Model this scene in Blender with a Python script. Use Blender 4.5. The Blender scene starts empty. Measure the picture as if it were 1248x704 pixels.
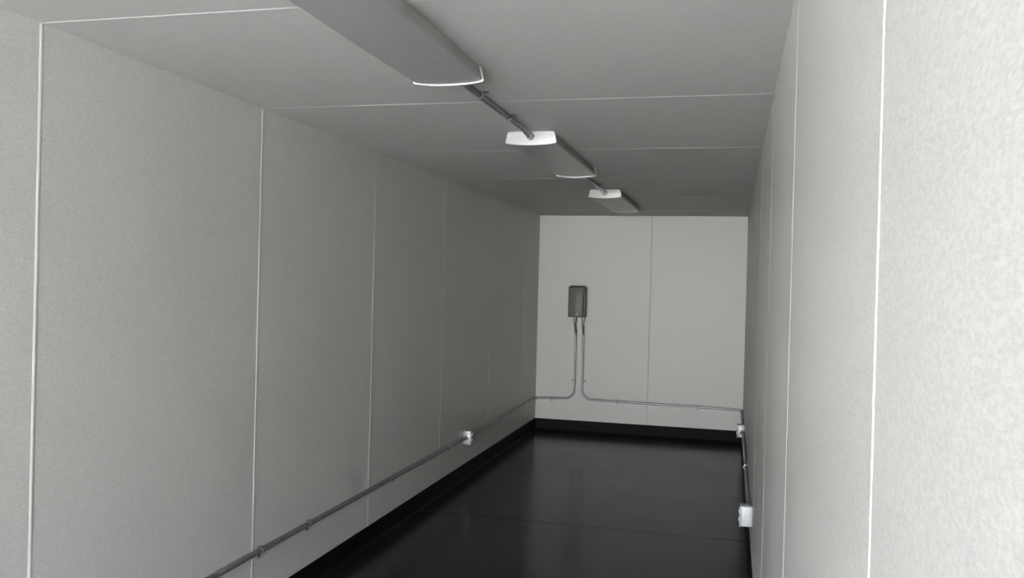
import bpy, bmesh, math, random
from mathutils import Vector, Matrix

sc = bpy.context.scene
COL = sc.collection
PI = math.pi

# ------------------------------------------------------------------ camera
F_PX, YAW, PITCH, ROLL, CAM_H = 1047.7, 0.2511, -0.0057, 0.0255, 1.511

def cam_ray(px, py):
    X, Y = px - 624.0, 352.0 - py
    cr, sr = math.cos(ROLL), math.sin(ROLL)
    a, b = X * cr - Y * sr, X * sr + Y * cr
    u, v2, w2 = a / F_PX, b / F_PX, 1.0
    cp, sp = math.cos(PITCH), math.sin(PITCH)
    w = w2 * cp - v2 * sp
    v = w2 * sp + v2 * cp
    c, s = math.cos(YAW), math.sin(YAW)
    return Vector((u * c - w * s, u * s + w * c, v))

cd = bpy.data.cameras.new('camera')
cam = bpy.data.objects.new('camera', cd)
COL.objects.link(cam)
fw = cam_ray(624, 352)
rt = (cam_ray(1624, 352) - fw).normalized()
up = (cam_ray(624, -648) - fw).normalized()
fw.normalize()
M = Matrix((rt, up, -fw)).transposed().to_4x4()
M.translation = Vector((0, 0, CAM_H))
cam.matrix_world = M
cd.sensor_fit = 'HORIZONTAL'
cd.sensor_width = 36.0
cd.lens = F_PX / 1248.0 * 36.0
cd.clip_start = 0.01
sc.camera = cam

# ------------------------------------------------------------------ room numbers (metres)
XL, XR = -1.974, 0.1305          # inner faces of the side walls
D = 8.808                        # inner face of the end wall
H = 2.2374                       # ceiling
Y0 = -2.80                       # open door end, behind the camera
HB = 0.115                       # baseboard height
P = 1.22                         # panel width
TH = 0.10                        # panel thickness

# ------------------------------------------------------------------ world, light, exposure
world = bpy.data.worlds.new('sky')
sc.world = world
world.use_nodes = True
nt = world.node_tree
nt.nodes.clear()
bg = nt.nodes.new('ShaderNodeBackground')
SKY_LEFT = -0.32                      # the sky is brighter on the right, the sun's side
geo = nt.nodes.new('ShaderNodeTexCoord')
sep = nt.nodes.new('ShaderNodeSeparateXYZ')
nt.links.new(geo.outputs['Generated'], sep.inputs[0])
ramp = nt.nodes.new('ShaderNodeValToRGB')
ramp.color_ramp.elements[0].position = 0.0
ramp.color_ramp.elements[0].color = (1.02, 0.965, 0.895, 1)
ramp.color_ramp.elements[1].position = 0.4
ramp.color_ramp.elements[1].color = (0.86, 1.05, 1.34, 1)
nt.links.new(sep.outputs['Z'], ramp.inputs[0])
nt.links.new(ramp.outputs[0], bg.inputs['Color'])
ma = nt.nodes.new('ShaderNodeMath')
ma.operation = 'MULTIPLY_ADD'
ma.inputs[1].default_value = -SKY_LEFT
ma.inputs[2].default_value = 1.0
nt.links.new(sep.outputs['X'], ma.inputs[0])
nt.links.new(ma.outputs[0], bg.inputs['Strength'])
wo = nt.nodes.new('ShaderNodeOutputWorld')
nt.links.new(bg.outputs[0], wo.inputs[0])

pl = bpy.data.lights.new('doorway_portal', 'AREA')
pl.shape = 'RECTANGLE'
pl.size, pl.size_y = XR - XL, H
pl.cycles.is_portal = True
po = bpy.data.objects.new('doorway_portal', pl)
po.location = ((XL + XR) / 2, Y0 - 0.005, H / 2)
po.rotation_euler = (PI / 2, 0, 0)
COL.objects.link(po)

sd = bpy.data.lights.new('sun', 'SUN')
sd.energy = 7.0
sd.color = (1.0, 0.95, 0.87)
sd.angle = 0.009
so = bpy.data.objects.new('sun', sd)
so.rotation_euler = Vector((-0.35, -0.60, -0.95)).to_track_quat('-Z', 'Y').to_euler()   # over the roof from the right, lighting the ground outside
so.location = (5, 9, 14)
COL.objects.link(so)

sc.view_settings.view_transform = 'Standard'
sc.view_settings.look = 'None'
sc.view_settings.gamma = 1.0
sc.view_settings.use_curve_mapping = False
sc.view_settings.exposure = 5.05
sc.cycles.max_bounces = 16
sc.cycles.diffuse_bounces = 12
sc.cycles.glossy_bounces = 6
sc.cycles.use_denoising = True
sc.cycles.sample_clamp_indirect = 6.0

# ------------------------------------------------------------------ materials
def mat(name, color, rough=0.5, metal=0.0, spec=0.5, bump=0.0, bscale=100.0, bdist=0.001,
        stretch=(1, 1, 1), var=0.0, vscale=3.0):
    m = bpy.data.materials.new(name)
    m.use_nodes = True
    t = m.node_tree
    b = t.nodes['Principled BSDF']
    b.inputs['Base Color'].default_value = (*color, 1)
    b.inputs['Roughness'].default_value = rough
    b.inputs['Metallic'].default_value = metal
    b.inputs['Specular IOR Level'].default_value = spec
    tc = t.nodes.new('ShaderNodeTexCoord')
    mp = t.nodes.new('ShaderNodeMapping')
    mp.inputs['Scale'].default_value = stretch
    t.links.new(tc.outputs['Object'], mp.inputs['Vector'])
    if var:
        n = t.nodes.new('ShaderNodeTexNoise')
        n.inputs['Scale'].default_value = vscale
        n.inputs['Detail'].default_value = 3
        t.links.new(mp.outputs[0], n.inputs['Vector'])
        mx = t.nodes.new('ShaderNodeMix')
        mx.data_type = 'RGBA'
        mx.inputs['A'].default_value = (*[c * (1 - var) for c in color], 1)
        mx.inputs['B'].default_value = (*[min(1, c * (1 + var)) for c in color], 1)
        cr = t.nodes.new('ShaderNodeMapRange')
        cr.inputs['From Min'].default_value = 0.36
        cr.inputs['From Max'].default_value = 0.64
        t.links.new(n.outputs['Fac'], cr.inputs['Value'])
        t.links.new(cr.outputs[0], mx.inputs['Factor'])
        t.links.new(mx.outputs['Result'], b.inputs['Base Color'])
    if bump:
        n = t.nodes.new('ShaderNodeTexNoise')
        n.inputs['Scale'].default_value = bscale
        n.inputs['Detail'].default_value = 4
        n.inputs['Roughness'].default_value = 0.6
        t.links.new(mp.outputs[0], n.inputs['Vector'])
        bp = t.nodes.new('ShaderNodeBump')
        bp.inputs['Strength'].default_value = bump
        bp.inputs['Distance'].default_value = bdist
        t.links.new(n.outputs['Fac'], bp.inputs['Height'])
        t.links.new(bp.outputs[0], b.inputs['Normal'])
    return m

WALL_C = (0.512, 0.508, 0.484)
M_WALL = mat('embossed_panel', WALL_C, 0.42, 0, 0.5, bump=0.9, bscale=210, bdist=0.0009, stretch=(1, .5, 1), var=0.075, vscale=250)
M_CEIL = mat('ceiling_panel', (0.53, 0.52, 0.495), 0.6, 0, 0.12, bump=0.25, bscale=170, bdist=0.0008, var=0.02, vscale=40)
M_JOINT = mat('joint_bead', (0.56, 0.553, 0.53), 0.4, 0, 0.5, bump=0.1, bscale=40)
M_BASE = mat('black_vinyl', (0.003, 0.003, 0.003), 0.6, 0, 0.12, bump=0.1, bscale=60)
M_WHITE = mat('white_plastic', (0.52, 0.52, 0.505), 0.35, 0, 0.5, var=0.02, vscale=20)
M_PAN = mat('white_enamel_steel', (0.7, 0.7, 0.68), 0.4, 0, 0.5, var=0.02, vscale=20)
M_LENS = mat('prismatic_acrylic', (0.34, 0.34, 0.33), 0.3, 0, 0.5, bump=0.25, bscale=260, bdist=0.0006, var=0.03, vscale=30)
M_EMT = mat('galvanised_conduit', (0.25, 0.25, 0.25), 0.38, 0.7, 0.5, bump=0.1, bscale=90, var=0.1, vscale=25)
M_FIT = mat('zinc_fitting', (0.30, 0.30, 0.30), 0.4, 0.7, 0.5, bump=0.1, bscale=90, var=0.1, vscale=40)
M_PANEL = mat('grey_enamel', (0.115, 0.115, 0.11), 0.45, 0, 0.4, bump=0.05, bscale=120, var=0.05, vscale=15)
M_PANELD = mat('dark_grey_enamel', (0.07, 0.07, 0.068), 0.5, 0, 0.4, var=0.05, vscale=15)
M_BOXG = mat('grey_galvanised_box', (0.36, 0.37, 0.36), 0.42, 0.4, 0.5, bump=0.05, bscale=80, var=0.06, vscale=30)
M_BOX = mat('pale_outlet_metal', (0.42, 0.43, 0.44), 0.4, 0.1, 0.5, bump=0.05, bscale=80, var=0.04, vscale=30)
M_SCREW = mat('screw_metal', (0.12, 0.12, 0.12), 0.4, 0.7, 0.5, var=0.1, vscale=80)
M_GROUND = mat('pale_concrete', (0.42, 0.42, 0.41), 0.9, 0, 0.3, bump=0.3, bscale=8, bdist=0.01, var=0.08, vscale=1.5)

def floor_mat():
    m = mat('black_floor', (0.017, 0.0158, 0.0138), 0.16, 0, 0.14, bump=0.06, bscale=14, bdist=0.002)
    t = m.node_tree
    b = t.nodes['Principled BSDF']
    tc = t.nodes.new('ShaderNodeTexCoord')
    n = t.nodes.new('ShaderNodeTexNoise')
    n.inputs['Scale'].default_value = 2.2
    n.inputs['Detail'].default_value = 5
    t.links.new(tc.outputs['Object'], n.inputs['Vector'])
    mr = t.nodes.new('ShaderNodeMapRange')
    mr.inputs['To Min'].default_value = 0.14
    mr.inputs['To Max'].default_value = 0.27
    t.links.new(n.outputs['Fac'], mr.inputs['Value'])
    # butt joint of the floor sheets, a fine dull line across the room
    sp = t.nodes.new('ShaderNodeSeparateXYZ')
    t.links.new(tc.outputs['Object'], sp.inputs[0])
    cm = t.nodes.new('ShaderNodeMath')
    cm.operation = 'COMPARE'
    cm.inputs[1].default_value = 5.36
    cm.inputs[2].default_value = 0.006
    t.links.new(sp.outputs['Y'], cm.inputs[0])
    mx = t.nodes.new('ShaderNodeMix')
    mx.inputs['B'].default_value = 0.6
    t.links.new(cm.outputs[0], mx.inputs['Factor'])
    t.links.new(mr.outputs[0], mx.inputs['A'])
    t.links.new(mx.outputs['Result'], b.inputs['Roughness'])
    return m
M_FLOOR = floor_mat()

# ------------------------------------------------------------------ mesh helpers
def box(bm, x0, x1, y0, y1, z0, z1, bevel=0.0, seg=2):
    g = bmesh.ops.create_cube(bm, size=1.0)
    vs = g['verts']
    for v in vs:
        v.co = Vector((x0 + (v.co.x + .5) * (x1 - x0), y0 + (v.co.y + .5) * (y1 - y0), z0 + (v.co.z + .5) * (z1 - z0)))
    if bevel:
        es = {e for v in vs for e in v.link_edges}
        bmesh.ops.bevel(bm, geom=list(es), offset=bevel, segments=seg, profile=0.5, affect='EDGES')
    return bm

def prism(bm, prof, a0, a1, axis='Y'):
    """extrude a closed 2-D profile along an axis: Y takes (x,z), X takes (y,z), Z takes (x,y)"""
    def pt(p, a):
        return {'Y': (p[0], a, p[1]), 'X': (a, p[0], p[1]), 'Z': (p[0], p[1], a)}[axis]
    A = [bm.verts.new(pt(p, a0)) for p in prof]
    B = [bm.verts.new(pt(p, a1)) for p in prof]
    n = len(prof)
    bm.faces.new(A)
    bm.faces.new(B[::-1])
    for i in range(n):
        bm.faces.new((A[i], B[i], B[(i + 1) % n], A[(i + 1) % n]))
    return bm

def fillet(pts, r, n=8):
    pts = [Vector(p) for p in pts]
    out = [pts[0]]
    for i in range(1, len(pts) - 1):
        a, b, c = pts[i - 1], pts[i], pts[i + 1]
        d1, d2 = (a - b).normalized(), (c - b).normalized()
        th = d1.angle(d2)
        if th > PI - 0.02:
            out.append(b)
            continue
        rr = r[i - 1] if isinstance(r, (list, tuple)) else r
        t = rr / math.tan(th / 2)
        t = min(t, 0.9 * (a - b).length, 0.9 * (c - b).length)
        rr = t * math.tan(th / 2)
        ctr = b + (d1 + d2).normalized() * (rr / math.sin(th / 2))
        p0, p1 = b + d1 * t - ctr, b + d2 * t - ctr
        ang = p0.angle(p1)
        ax = p0.cross(p1).normalized()
        for k in range(n + 1):
            out.append(ctr + Matrix.Rotation(ang * k / n, 3, ax) @ p0)
    out.append(pts[-1])
    return out

def tube(bm, pts, r, seg=14):
    pts = [Vector(p) for p in pts]
    rings = []
    prev = None
    for i, p in enumerate(pts):
        d = (pts[min(i + 1, len(pts) - 1)] - pts[max(i - 1, 0)]).normalized()
        if prev is None:
            ref = Vector((0, 0, 1)) if abs(d.z) < .9 else Vector((1, 0, 0))
            u = d.cross(ref).normalized()
        else:
            u = (prev - d * prev.dot(d)).normalized()
        prev = u
        w = d.cross(u)
        rr = r[i] if isinstance(r, (list, tuple)) else r
        rings.append([bm.verts.new(p + (u * math.cos(2 * PI * k / seg) + w * math.sin(2 * PI * k / seg)) * rr) for k in range(seg)])
    for a, b in zip(rings, rings[1:]):
        for k in range(seg):
            bm.faces.new((a[k], a[(k + 1) % seg], b[(k + 1) % seg], b[k]))
    bm.faces.new(rings[0][::-1])
    bm.faces.new(rings[-1])
    return bm

def cyl(bm, p0, p1, r, seg=18):
    return tube(bm, [p0, p1], r, seg)

def obj(name, bm, m, parent=None, smooth=True):
    bmesh.ops.recalc_face_normals(bm, faces=bm.faces[:])
    me = bpy.data.meshes.new(name)
    bm.to_mesh(me)
    bm.free()
    me.materials.append(m)
    if smooth:
        for p in me.polygons:
            p.use_smooth = True
        me.set_sharp_from_angle(angle=math.radians(38))
    o = bpy.data.objects.new(name, me)
    COL.objects.link(o)
    if parent:
        o.parent = parent
    return o

def B():
    return bmesh.new()

def thing(name, label, cat, loc=(0, 0, 0), group=None):
    o = bpy.data.objects.new(name, None)
    o.empty_display_size = 0.1
    COL.objects.link(o)
    o.location = loc
    o['label'] = label
    o['category'] = cat
    if group:
        o['group'] = group
    return o

def struct(name, bm, m, label, cat, smooth=False):
    o = obj(name, bm, m, None, smooth)
    o['kind'] = 'structure'
    o['label'] = label
    o['category'] = cat
    return o

# ------------------------------------------------------------------ the setting
struct('floor', box(B(), XL - TH, XR + TH, Y0, D + TH, -0.12, 0), M_FLOOR, 'glossy black floor of the long narrow room', 'floor')
struct('ceiling', box(B(), XL - TH, XR + TH, Y0, D + TH, H, H + TH), M_CEIL, 'pale grey panelled ceiling carrying the three lights', 'ceiling')
struct('wall_left', box(B(), XL - TH, XL, Y0, D + TH, 0, H), M_WALL, 'long pale grey panelled wall on the left with a conduit along its foot', 'wall')
struct('wall_right', box(B(), XR, XR + TH, Y0, D + TH, 0, H), M_WALL, 'bright embossed metal panelled wall close on the right', 'wall')
struct('wall_back', box(B(), XL, XR, D, D + TH, 0, H), M_WALL, 'pale end wall carrying the grey electrical panel', 'wall')
struct('ground', box(B(), -14, 14, -22, Y0, -0.30, -0.12), M_GROUND, 'pale concrete ground outside the open door end', 'ground')

def skirting(x, y0, y1, s):
    """rubber base with a small toe, along a side wall; s = direction into the room"""
    prof = [(0, 0), (s * .014, 0), (s * .013, .004), (s * .006, .012), (s * .0045, .02), (s * .0045, HB - .004), (s * .003, HB), (0, HB)]
    return prism(B(), [(x + a, z) for a, z in prof], y0, y1, 'Y')
struct('baseboard_left', skirting(XL, Y0, D, 1), M_BASE, 'black baseboard along the foot of the left wall', 'baseboard')
struct('baseboard_right', skirting(XR, Y0, D, -1), M_BASE, 'black baseboard along the foot of the right wall', 'baseboard')
prof = [(0, 0), (-.014, 0), (-.013, .004), (-.006, .012), (-.0045, .02), (-.0045, HB - .004), (-.003, HB), (0, HB)]
struct('baseboard_back', prism(B(), [(D + a, z) for a, z in prof], XL, XR, 'X'), M_BASE, 'black baseboard along the foot of the end wall', 'baseboard')

# panel joint beads: low rounded strips over the joints of the insulated panels
def bead_prof(w, t):
    return [(-w / 2, -.001), (-w / 2, 0), (-w * .36, t * .55), (-w * .2, t * .9), (0, t), (w * .2, t * .9), (w * .36, t * .55), (w / 2, 0), (w / 2, -.001)]
n_trim = 0
def trim(bm, label, m=None):
    global n_trim
    n_trim += 1
    return struct('trim_%d' % n_trim, bm, m or M_JOINT, label, 'panel joint', True)

ZL, ZR = 2.0911, 0.8629
order = ['first', 'second', 'third', 'fourth', 'fifth', 'sixth', 'seventh']
yl = [ZL - P + P * k for k in range(7)]
for k, y in enumerate(y for y in yl if y < D - .2):
    pf = [(XL + t, y + a) for a, t in bead_prof(.016, .0019)]
    trim(prism(B(), pf, HB, H, 'Z'), 'white vertical joint strip on the left wall, %s from the open end' % order[k])
for k, y in enumerate(y for y in [ZR + P * i for i in range(7)] if y < D - .2):
    pf = [(XR - t, y + a) for a, t in bead_prof(.011, .0013)]
    trim(prism(B(), pf, HB, H, 'Z'), 'white vertical joint strip on the right wall, %s from the open end' % order[k])
for k, y in enumerate(y for y in yl if y < D - .2):
    pf = [(y + a, H - t) for a, t in bead_prof(.014, .0019)]
    trim(prism(B(), pf, XL + .004, XR - .004, 'X'), 'white joint strip across the ceiling, %s from the open end' % order[k])
pf = [(-.809 + a, D - t) for a, t in bead_prof(.011, .0012)]
trim(prism(B(), pf, HB, H, 'Z'), 'thin vertical joint strip in the middle of the end wall', mat('grey_sealant', (0.42, 0.415, 0.40), 0.6, var=0.04, vscale=20))

# ------------------------------------------------------------------ ceiling lights
FX, FW, FH, BOW = -0.946, 0.250, 0.053, 0.009

def lens_prof(w, h, bow, r=.008, n=10, flare=.011):
    """closed outline, z measured down from the ceiling: sides flaring outwards, rounded lower corners, bowed bottom"""
    wt = w / 2 - flare
    p = [(-wt + .008, 0), (-wt + .001, -.003), (-wt - .0015, -.009)]
    cx, cz = -w / 2 + r, -h + r
    for k in range(5):
        a = PI - .15 + k / 4 * (PI / 2 + .03)
        p.append((cx + r * math.cos(a), cz + r * math.sin(a)))
    for k in range(1, n):
        x = -w / 2 + r + (w - 2 * r) * k / n
        p.append((x, -h - bow * (1 - (2 * x / w) ** 2)))
    left = p[:8]
    return p + [(-x, z) for x, z in left[::-1]]

def make_light(label, y0, y1):
    L = y1 - y0
    t = thing('ceiling_light', label, 'ceiling light', (FX, y0, H), 'ceiling lights')
    bm = box(B(), -FW / 2 + .024, FW / 2 - .024, .006, L - .006, -.014, 0, .003)
    obj('housing', bm, M_PAN, t)
    pf = [(x, z - .004 if z > -.001 else z) for x, z in lens_prof(FW - .010, FH, BOW - .002)]
    obj('lens', prism(B(), pf, .010, L - .010, 'Y'), M_LENS, t)
    for a0, a1 in ((0, .012), (L - .012, L)):
        bm = prism(B(), lens_prof(FW, FH + .003, BOW, .006), a0, a1, 'Y')
        bmesh.ops.bevel(bm, geom=[e for e in bm.edges if abs(e.verts[0].co.y - e.verts[1].co.y) < 1e-6], offset=.002, segments=2, profile=.5, affect='EDGES')
        obj('end_cap', bm, M_WHITE, t)
    return t

F1, F2, F3 = (1.53, 2.76), (3.975, 5.21), (6.42, 7.66)
make_light('white ceiling light nearest the viewer, cut off by the top of the view', *F1)
make_light('middle white ceiling light fixture, between two runs of ceiling conduit', *F2)
make_light('small white ceiling light fixture farthest away, nearest the end wall', *F3)

# ------------------------------------------------------------------ conduits
CR = 0.0122
def strap(parent, p, axis, wall, side):
    """one-hole strap: hoop around the pipe and a tab on the wall; axis = run of pipe, wall = direction to the wall, side = direction of the tab"""
    p, ax, w, s = Vector(p), Vector(axis), Vector(wall), Vector(side)
    ro, ri, hw = CR + .0028, CR + .0002, .010
    bm = B()
    path = []
    for k in range(9):
        a = PI * k / 8
        path.append((math.cos(a), -math.sin(a)))
    outer = [p + s * (ro * c) + w * (ro * sn) for c, sn in path]
    inner = [p + s * (ri * c) + w * (ri * sn) for c, sn in path]
    gap = CR + .0018
    # legs back to the wall
    outer = [p + s * ro + w * gap] + outer + [p - s * ro + w * gap]
    inner = [p + s * ri + w * gap] + inner + [p - s * ri + w * gap]
    n = len(outer)
    V = [[bm.verts.new(q + ax * h) for q in arr] for arr in (outer, inner) for h in (-hw, hw)]
    o0, o1, i0, i1 = V
    for k in range(n - 1):
        bm.faces.new((o0[k], o0[k + 1], o1[k + 1], o1[k]))
        bm.faces.new((i0[k], i1[k], i1[k + 1], i0[k + 1]))
        bm.faces.new((o0[k], i0[k], i0[k + 1], o0[k + 1]))
        bm.faces.new((o1[k], o1[k + 1], i1[k + 1], i1[k]))
    for k in (0, n - 1):
        bm.faces.new((o0[k], o1[k], i1[k], i0[k]))
    # tab
    c0 = p + s * (ro - .001) + w * gap
    c1 = p + s * (ro + .020) + w * gap
    q = []
    for c in (c0, c1):
        for h in (-hw, hw):
            for d in (0, -.0028):
                q.append(bm.verts.new(c + ax * h + w * d))
    for f in ((0, 1, 3, 2), (4, 6, 7, 5), (0, 4, 5, 1), (2, 3, 7, 6), (0, 2, 6, 4), (1, 5, 7, 3)):
        bm.faces.new([q[i] for i in f])
    o = obj('strap', bm, M_EMT, parent)
    sp = p + s * (ro + .011) + w * gap
    obj('screw', cyl(B(), sp - w * .0015, sp - w * .0058, .0045, 10), M_SCREW, o)
    return o

def connector(parent, p, d, name='connector', L=.032):
    """set screw fitting at the end of a pipe: p on the box face, d along the pipe away from it"""
    p, d = Vector(p), Vector(d)
    bm = B()
    tube(bm, [p, p + d * .004, p + d * .0045, p + d * L * .9, p + d * L], [.0195, .0195, .0160, .0160, .0142], 18)
    o = obj(name, bm, M_FIT, parent)
    ref = Vector((1, 0, 0)) if abs(d.x) < .5 else Vector((0, 0, -1))
    q = p + d * L * .55
    obj('set_screw', cyl(B(), q + ref * .012, q + ref * .0205, .0035, 8), M_SCREW, o)
    return o

def coupling(parent, p, d, L=.05):
    p, d = Vector(p), Vector(d)
    bm = tube(B(), [p - d * L / 2, p - d * (L / 2 - .004), p + d * (L / 2 - .004), p + d * L / 2], [.0130, .0139, .0139, .0130], 18)
    return obj('coupling', bm, M_FIT, parent)

def make_ceiling_conduit(label, y0, y1, straps, coup):
    t = thing('ceiling_conduit', label, 'conduit', (FX, y0, H - .014), 'ceiling conduits')
    L = y1 - y0
    zc = -.008
    obj('pipe', tube(B(), fillet([(0, .002, -.012), (0, .06, -.012), (0, .14, zc + .006), (0, L - .14, zc + .006), (0, L - .06, -.012), (0, L - .002, -.012)], .1), CR), M_EMT, t)
    connector(t, (0, .0005, -.012), (0, 1, 0))
    connector(t, (0, L - .0005, -.012), (0, -1, 0))
    for s in straps:
        strap(t, (0, s - y0, zc + .006), (0, 1, 0), (0, 0, 1), (1, 0, 0))
    for s in coup:
        coupling(t, (0, s - y0, zc + .006), (0, 1, 0))
make_ceiling_conduit('grey metal conduit on the ceiling between the nearest light and the middle light', F1[1], F2[0], (3.12, 3.56), ())
make_ceiling_conduit('short grey metal conduit on the ceiling between the middle light and the farthest light', F2[1], F3[0], (5.55, 6.05), ())

# outlet box: metal box and cover, local +X points into the room, origin on the wall
def make_outlet(label, x, y, z, s, w=.07, h=.106, d=.058, m=None):
    m = m or M_BOX
    t = thing('outlet_box', label, 'outlet box', (x, y, z), 'outlet boxes')
    lo, hi = sorted((0, s * d))
    obj('box', box(B(), lo, hi, -w / 2, w / 2, -h / 2, h / 2, .005, 3), m, t)
    lo, hi = sorted((s * d, s * (d + .006)))
    c = obj('cover', box(B(), lo, hi, -w / 2 - .003, w / 2 + .003, -h / 2 - .003, h / 2 + .003, .0022, 2), m, t)
    lo, hi = sorted((s * (d + .006), s * (d + .0105)))
    for dz in (-.02, .02):
        bm = B()
        n = 14
        prism(bm, [(.016 * math.cos(2 * PI * k / n), dz + max(-.012, min(.012, .016 * math.sin(2 * PI * k / n)))) for k in range(n)], lo, hi, 'X')
        r = obj('receptacle', bm, M_WHITE, c)
    obj('screw', cyl(B(), (s * (d + .006), 0, 0), (s * (d + .0085), 0, 0), .004, 10), M_SCREW, c)
    # knockout plug on the end facing the open door
    obj('knockout', cyl(B(), (s * .027, -w / 2 - .0012, -.03), (s * .027, -w / 2 + .002, -.03), .0075, 14), M_FIT, t)
    return t
OZ = 0.325
OY_L, OY_R1, OY_R2 = 6.33, 4.70, 7.50
make_outlet('pale square outlet box on the left wall above the black baseboard', XL, OY_L, OZ, 1, h=.105, m=M_BOXG)
make_outlet('nearer and larger looking white outlet box on the right wall', XR, OY_R1, OZ, -1)
make_outlet('farther and smaller looking white outlet box on the right wall, beside the end wall corner', XR, OY_R2, OZ, -1, h=.105)

G = CR + .0022        # pipe centre off the wall
# left wall, from beyond the open end to the outlet box
t = thing('wall_conduit', 'long grey conduit low along the left wall, running from the foreground to the outlet box', 'conduit', (XL + G, Y0, OZ), 'wall conduits')
ye = OY_L - .035 - Y0
def shift_bend(parent, pts, r):
    return obj('pipe', tube(B(), fillet(pts, r), CR), M_EMT, parent)
off = .027 - G
shift_bend(t, [(0, .02, 0), (0, ye - .18, 0), (off, ye - .08, 0), (off, ye - .001, 0)], .10)
connector(t, (off, ye - .0005, 0), (0, -1, 0))
for y in (1.9, 3.36, 3.80, 4.9, 5.95):
    strap(t, (0, y - Y0, 0), (0, 1, 0), (-1, 0, 0), (0, 0, -1))
coupling(t, (0, 3.05 - Y0, 0), (0, 1, 0))

# electrical panel on the end wall
PX0, PX1, PZ0, PZ1, PD = -1.637, -1.452, 1.187, 1.512, .10
pc = (PX0 + PX1) / 2
t = thing('electrical_panel', 'small grey electrical breaker panel on the end wall', 'electrical panel', (pc, D, PZ0))
w, h = PX1 - PX0, PZ1 - PZ0
obj('enclosure', box(B(), -w / 2, w / 2, -PD + .014, 0, 0, h - .012, .003), M_PANEL, t)
hood = prism(B(), [(-PD - .012, h - .030), (-PD - .012, h - .018), (-PD + .010, h), (0, h), (0, h - .012), (-PD - .004, h - .014), (-PD - .008, h - .030)], -w / 2 + .018, w / 2 - .018, 'X')
obj('hood', hood, M_PANELD, t)
dr = obj('door', box(B(), -w / 2 + .006, w / 2 - .028, -PD, -PD + .0138, .008, h - .022, .004), M_PANEL, t)
obj('latch', box(B(), -.012, .012, -PD - .008, -PD, .02, .036, .002), M_FIT, dr)
obj('door_frame', box(B(), w / 2 - .0265, w / 2 - .0005, -PD + .004, -PD + .0138, .006, h - .020, .003), M_PANELD, t)

# conduits from the panel, down the end wall and along it to the corner elbows
def panel_run(label, x0, dx, xe, ztop, zc, straps_x, side):
    """x0: pipe at the panel; xe: world x of the corner elbow"""
    t = thing('panel_conduit', label, 'conduit', (x0, D - G, PZ0), 'panel conduits')
    bd = -.05 + G
    xe -= x0
    zc -= PZ0
    shift_bend(t, [(dx, bd, -.001), (dx, bd, -.065), (.002, 0, -.18), (.002, 0, zc + ztop), (xe - side * .02, 0, zc)], [.05, .08, .10])
    connector(t, (dx, bd, -.0005), (0, 0, -1), L=.05)
    strap(t, (.002, 0, .53 - PZ0), (0, 0, 1), (0, 1, 0), (side, 0, 0))
    coupling(t, (.002, 0, (1.0 if side > 0 else 1.05) - PZ0 - .03), (0, 0, 1), L=.07)
    for x in straps_x:
        f = (x - x0 - .002) / (xe - .002)
        strap(t, (x - x0, 0, zc + ztop * (1 - f)), (1, 0, 0), (0, 1, 0), (0, 0, -1))
    # pull elbow in the corner
    e = obj('corner_elbow', tube(B(), fillet([(xe - side * .035, 0, zc), (xe, 0, zc), (xe, -.035, zc)], .016), CR + .0012), M_FIT, t)
    return t
panel_run('left conduit under the grey panel, bending left into the left corner', -1.564, -.004, XL + G, .012, .331, (-1.80,), -1)
panel_run('right conduit under the grey panel, bending right along the end wall', -1.483, .0, XR - G, .016, OZ, (-1.11, -.31), 1)

def side_run(label, xw, s, y0, y1, z0, z1, straps, open_far):
    """run along a side wall between two fittings; s points into the room"""
    t = thing('wall_conduit', label, 'conduit', (xw + s * G, y0, z0), 'wall conduits')
    L = y1 - y0
    dz = z1 - z0
    o = s * off
    pts = [(o, .001, 0), (o, .08, 0), (0, .18, 0)]
    pts += [(0, L, dz)] if open_far else [(0, L - .18, dz), (o, L - .08, dz), (o, L - .001, dz)]
    shift_bend(t, pts, .1)
    connector(t, (o, .0005, 0), (0, 1, 0))
    if not open_far:
        connector(t, (o, L - .0005, dz), (0, -1, 0))
    for y in straps:
        strap(t, (0, y, dz * y / L), (0, 1, 0), (-s, 0, 0), (0, 0, -1))
side_run('thin conduit on the left wall from its outlet box to the far corner', XL, 1, OY_L + .035, D - G - .036, OZ, .331, (1.0, 1.9), True)
side_run('short conduit on the right wall from the farther outlet box to the corner', XR, -1, OY_R2 + .035, D - G - .036, OZ, OZ, (.8,), True)

# conduit between the two right wall boxes
side_run('foreshortened grey conduit on the right wall between its two outlet boxes', XR, -1, OY_R1 + .035, OY_R2 - .035, OZ, OZ, (1.25,), False)
